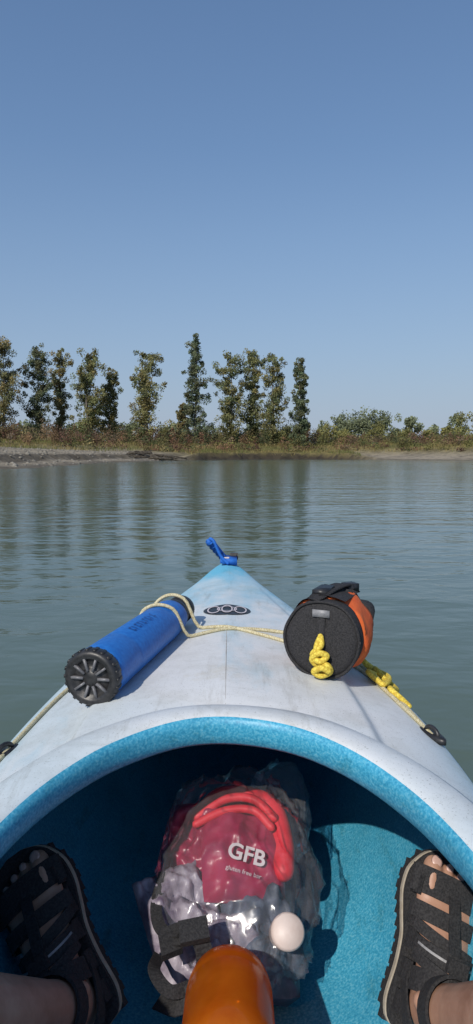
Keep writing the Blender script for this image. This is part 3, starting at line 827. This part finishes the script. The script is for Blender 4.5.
C=[];S_=[];K_=[]
def blob(x,y,z,rx,rz,n_,tint,sz=(.2,.5)):
    for q in range(max(3,n_//60)):
        cc=np.array([x+random.gauss(0,rx*.45),y+random.gauss(0,rx*.4),z+rz*random.uniform(.15,.92)])
        r=rx*random.uniform(.3,.55); k=60
        p=rng.normal(size=(k,3)); p/=np.linalg.norm(p,axis=1)[:,None]; p*=(rng.random((k,1))**.4)*r; p[:,2]*=min(1.2,rz/rx*.8)
        C.append(cc+p); S_.append(rng.uniform(*sz,k)); K_.append(np.array(tint)*GAIN*random.uniform(.65,1.3)*rng.uniform(.75,1.3,(k,1)))
for px,yt,wp in((338,416,18),(350,411,24),(368,409,26),(384,411,22),(411,417,17),(433,424,14),(395,427,14),(322,422,18),(455,414,20),(130,420,14),(172,422,14),(118,424,18),(500,408,30),(540,412,26),(-20,410,30),(360,418,22),(376,418,22),(345,422,20),(30,425,30),(75,424,30),(215,428,30),(260,426,30)):
    D_=300 if 320<px<400 else 230
    blob((px-236.5)/f_*D_,D_,2.8,wp*D_/f_/2,(455-yt)*D_/f_-2.2,1500,(.100,.115,.068),(.25,.6))
leafobj('distant_tree_line',np.concatenate(C),np.concatenate(S_),np.concatenate(K_))
C=[];S_=[];K_=[]
for px,yt,wp in((370,422,24),(462,413,26),(482,418,26),(445,427,16),(290,427,16),(345,429,18),(325,426,20),(165,425,16),(305,424,14),(405,428,18),(425,430,16)):
    D_=150; blob((px-236.5)/f_*D_,D_,2.5,wp*D_/f_/2,(455-yt)*D_/f_-1.8,1000,(.120,.116,.042),(.12,.28))
leafobj('bushes',np.concatenate(C),np.concatenate(S_),np.concatenate(K_))
C=[];S_=[];K_=[]
pal=[(.17,.095,.060),(.19,.125,.065),(.13,.115,.05),(.085,.095,.040),(.20,.165,.075),(.15,.115,.075),(.07,.085,.038),(.17,.110,.065),(.12,.07,.05)]
cnt=0
while cnt<1900:
    x=random.uniform(-80,95); y=random.uniform(100,180)
    h_,d_,s_=height(np.array([x]),np.array([y]))
    if d_[0]<(3 if s_[0]<.5 else 14): continue
    if s_[0]>.6 and y<96: continue
    cnt+=1
    far=sst(6,26,d_[0])
    hh=random.uniform(.5,1.3)+far*random.uniform(.3,2.9)
    if x>22: hh*=.65
    tint=random.choice(pal if x<-5 else pal+[(.15,.14,.05)]*3)
    k=int(36+hh*24); r=random.uniform(.6,1.4)
    p=rng.normal(size=(k,3)); p/=np.linalg.norm(p,axis=1)[:,None]; p*=(rng.random((k,1))**.4); p*=np.array([r,r,hh*.6])
    C.append(p+np.array([x,y,h_[0]+hh*.5])); S_.append(rng.uniform(.08,.20,k)); K_.append(np.array(tint)*1.15*random.uniform(.6,1.35)*rng.uniform(.7,1.3,(k,1)))
leafobj('shrub_thicket',np.concatenate(C),np.concatenate(S_),np.concatenate(K_))
N=70000; gx=rng.uniform(-70,85,N); gy=rng.uniform(92,150,N); h_,d_,s_=height(gx,gy)
keep=(d_>.5)&((s_<.4)|((d_>10)&(rng.random(N)<.7))); gx,gy,h_=gx[keep],gy[keep],h_[keep]; N=len(gx)
cc=np.array([.30,.245,.10])*rng.uniform(.5,1.3,(N,1)); gsel=(vn(gx,gy,.25,3)>.0); cc[gsel]=np.array([.17,.18,.06])*rng.uniform(.6,1.3,(gsel.sum(),1))
leafobj('grass',np.stack([gx,gy,h_-.05],-1),rng.uniform(.12,.36,N),cc,vert=True)

m_drift=simple('driftwood_bark',(.035,.028,.02),(.09,.075,.055),4,.9,.6,.03)
dw=Geo()
for i in range(34):
    x=random.uniform(-14,-7.4); y=random.uniform(82,98); z=gz(x,y)+.12; a=random.uniform(-.5,.5); l=random.uniform(.8,3)
    v,f=tube(smooth_path([(x-l/2*math.cos(a),y-l/2*math.sin(a),z-.1),(x,y,z+random.uniform(0,.35)),(x+l/2*math.cos(a),y+l/2*math.sin(a),z+.05)],4),[random.uniform(.05,.2)]*9,7); dw.add(v,f)
dw.obj('driftwood',[m_drift])
m_stone=simple('river_stone',(.12,.11,.09),(.28,.26,.22),2,.9,.4,.03)
st_=Geo()
for i in range(1800):
    y=random.uniform(32,100); x=random.uniform(-34,-8); d_=float(sdist(np.array([x]),np.array([y]))[0])
    if d_<.2: continue
    z=gz(x,y); r=random.uniform(.04,.17)
    bm=bmesh.new(); bmesh.ops.create_icosphere(bm,subdivisions=1,radius=r)
    sx,sy,sz=random.uniform(.8,1.5),random.uniform(.8,1.3),random.uniform(.4,.8)
    st_.add([(x+q.co.x*sx,y+q.co.y*sy,z+q.co.z*sz) for q in bm.verts],[[q.index for q in fc.verts] for fc in bm.faces]); bm.free()
st_.obj('stones',[m_stone])

# ------------------------------------------------------------------ light, sky, camera
sun_from=V((-.50,-.96,.88)).normalized()
el=math.asin(sun_from.z); az=math.atan2(sun_from.x,sun_from.y)
w=bpy.data.worlds.new('World'); scene.world=w; w.use_nodes=True; nt=w.node_tree
sky=nt.nodes.new('ShaderNodeTexSky'); sky.sky_type='NISHITA'; sky.sun_disc=False
sky.sun_elevation=el; sky.sun_rotation=az%(2*math.pi); sky.altitude=400; sky.air_density=1.4; sky.dust_density=.9; sky.ozone_density=4.0
tc=node(nt,'ShaderNodeTexCoord'); sp=node(nt,'ShaderNodeSeparateXYZ'); nt.links.new(tc.outputs['Generated'],sp.inputs[0])
hz=ramp(nt,sp.outputs[2],[(0.0,(.92,)*3),(.10,(.78,)*3),(.30,(.50,)*3),(.60,(.32,)*3),(1.0,(.25,)*3)])
hc=ramp(nt,sp.outputs[2],[(0.0,(.355,.435,.575)),(.15,(.265,.370,.56)),(.40,(.13,.235,.46)),(.60,(.085,.175,.39)),(1.0,(.07,.15,.35))])
hs=mix(nt,1.0,hc.outputs[0],(8.3,8.3,8.3),'MULTIPLY')
mx=mix(nt,hz.outputs[0],sky.outputs[0],hs)
nt.links.new(mx,nt.nodes['Background'].inputs[0]); nt.nodes['Background'].inputs[1].default_value=.12
ld=bpy.data.lights.new('sun','SUN'); ld.energy=3.7; ld.angle=math.radians(.6); ld.color=(1,.93,.83)
lo=link(bpy.data.objects.new('sun',ld)); lo.rotation_euler=(-sun_from).to_track_quat('-Z','Y').to_euler()
cd=bpy.data.cameras.new('camera'); cam=link(bpy.data.objects.new('camera',cd))
cd.sensor_fit='VERTICAL'; cd.sensor_height=36; cd.lens=18/(512/667); cd.clip_start=.02; cd.clip_end=20000
cam.location=(0,0,.78); cam.rotation_euler=(math.radians(90-4.9),0,0)
scene.camera=cam
scene.view_settings.view_transform='Standard'; scene.view_settings.look='None'; scene.view_settings.exposure=0
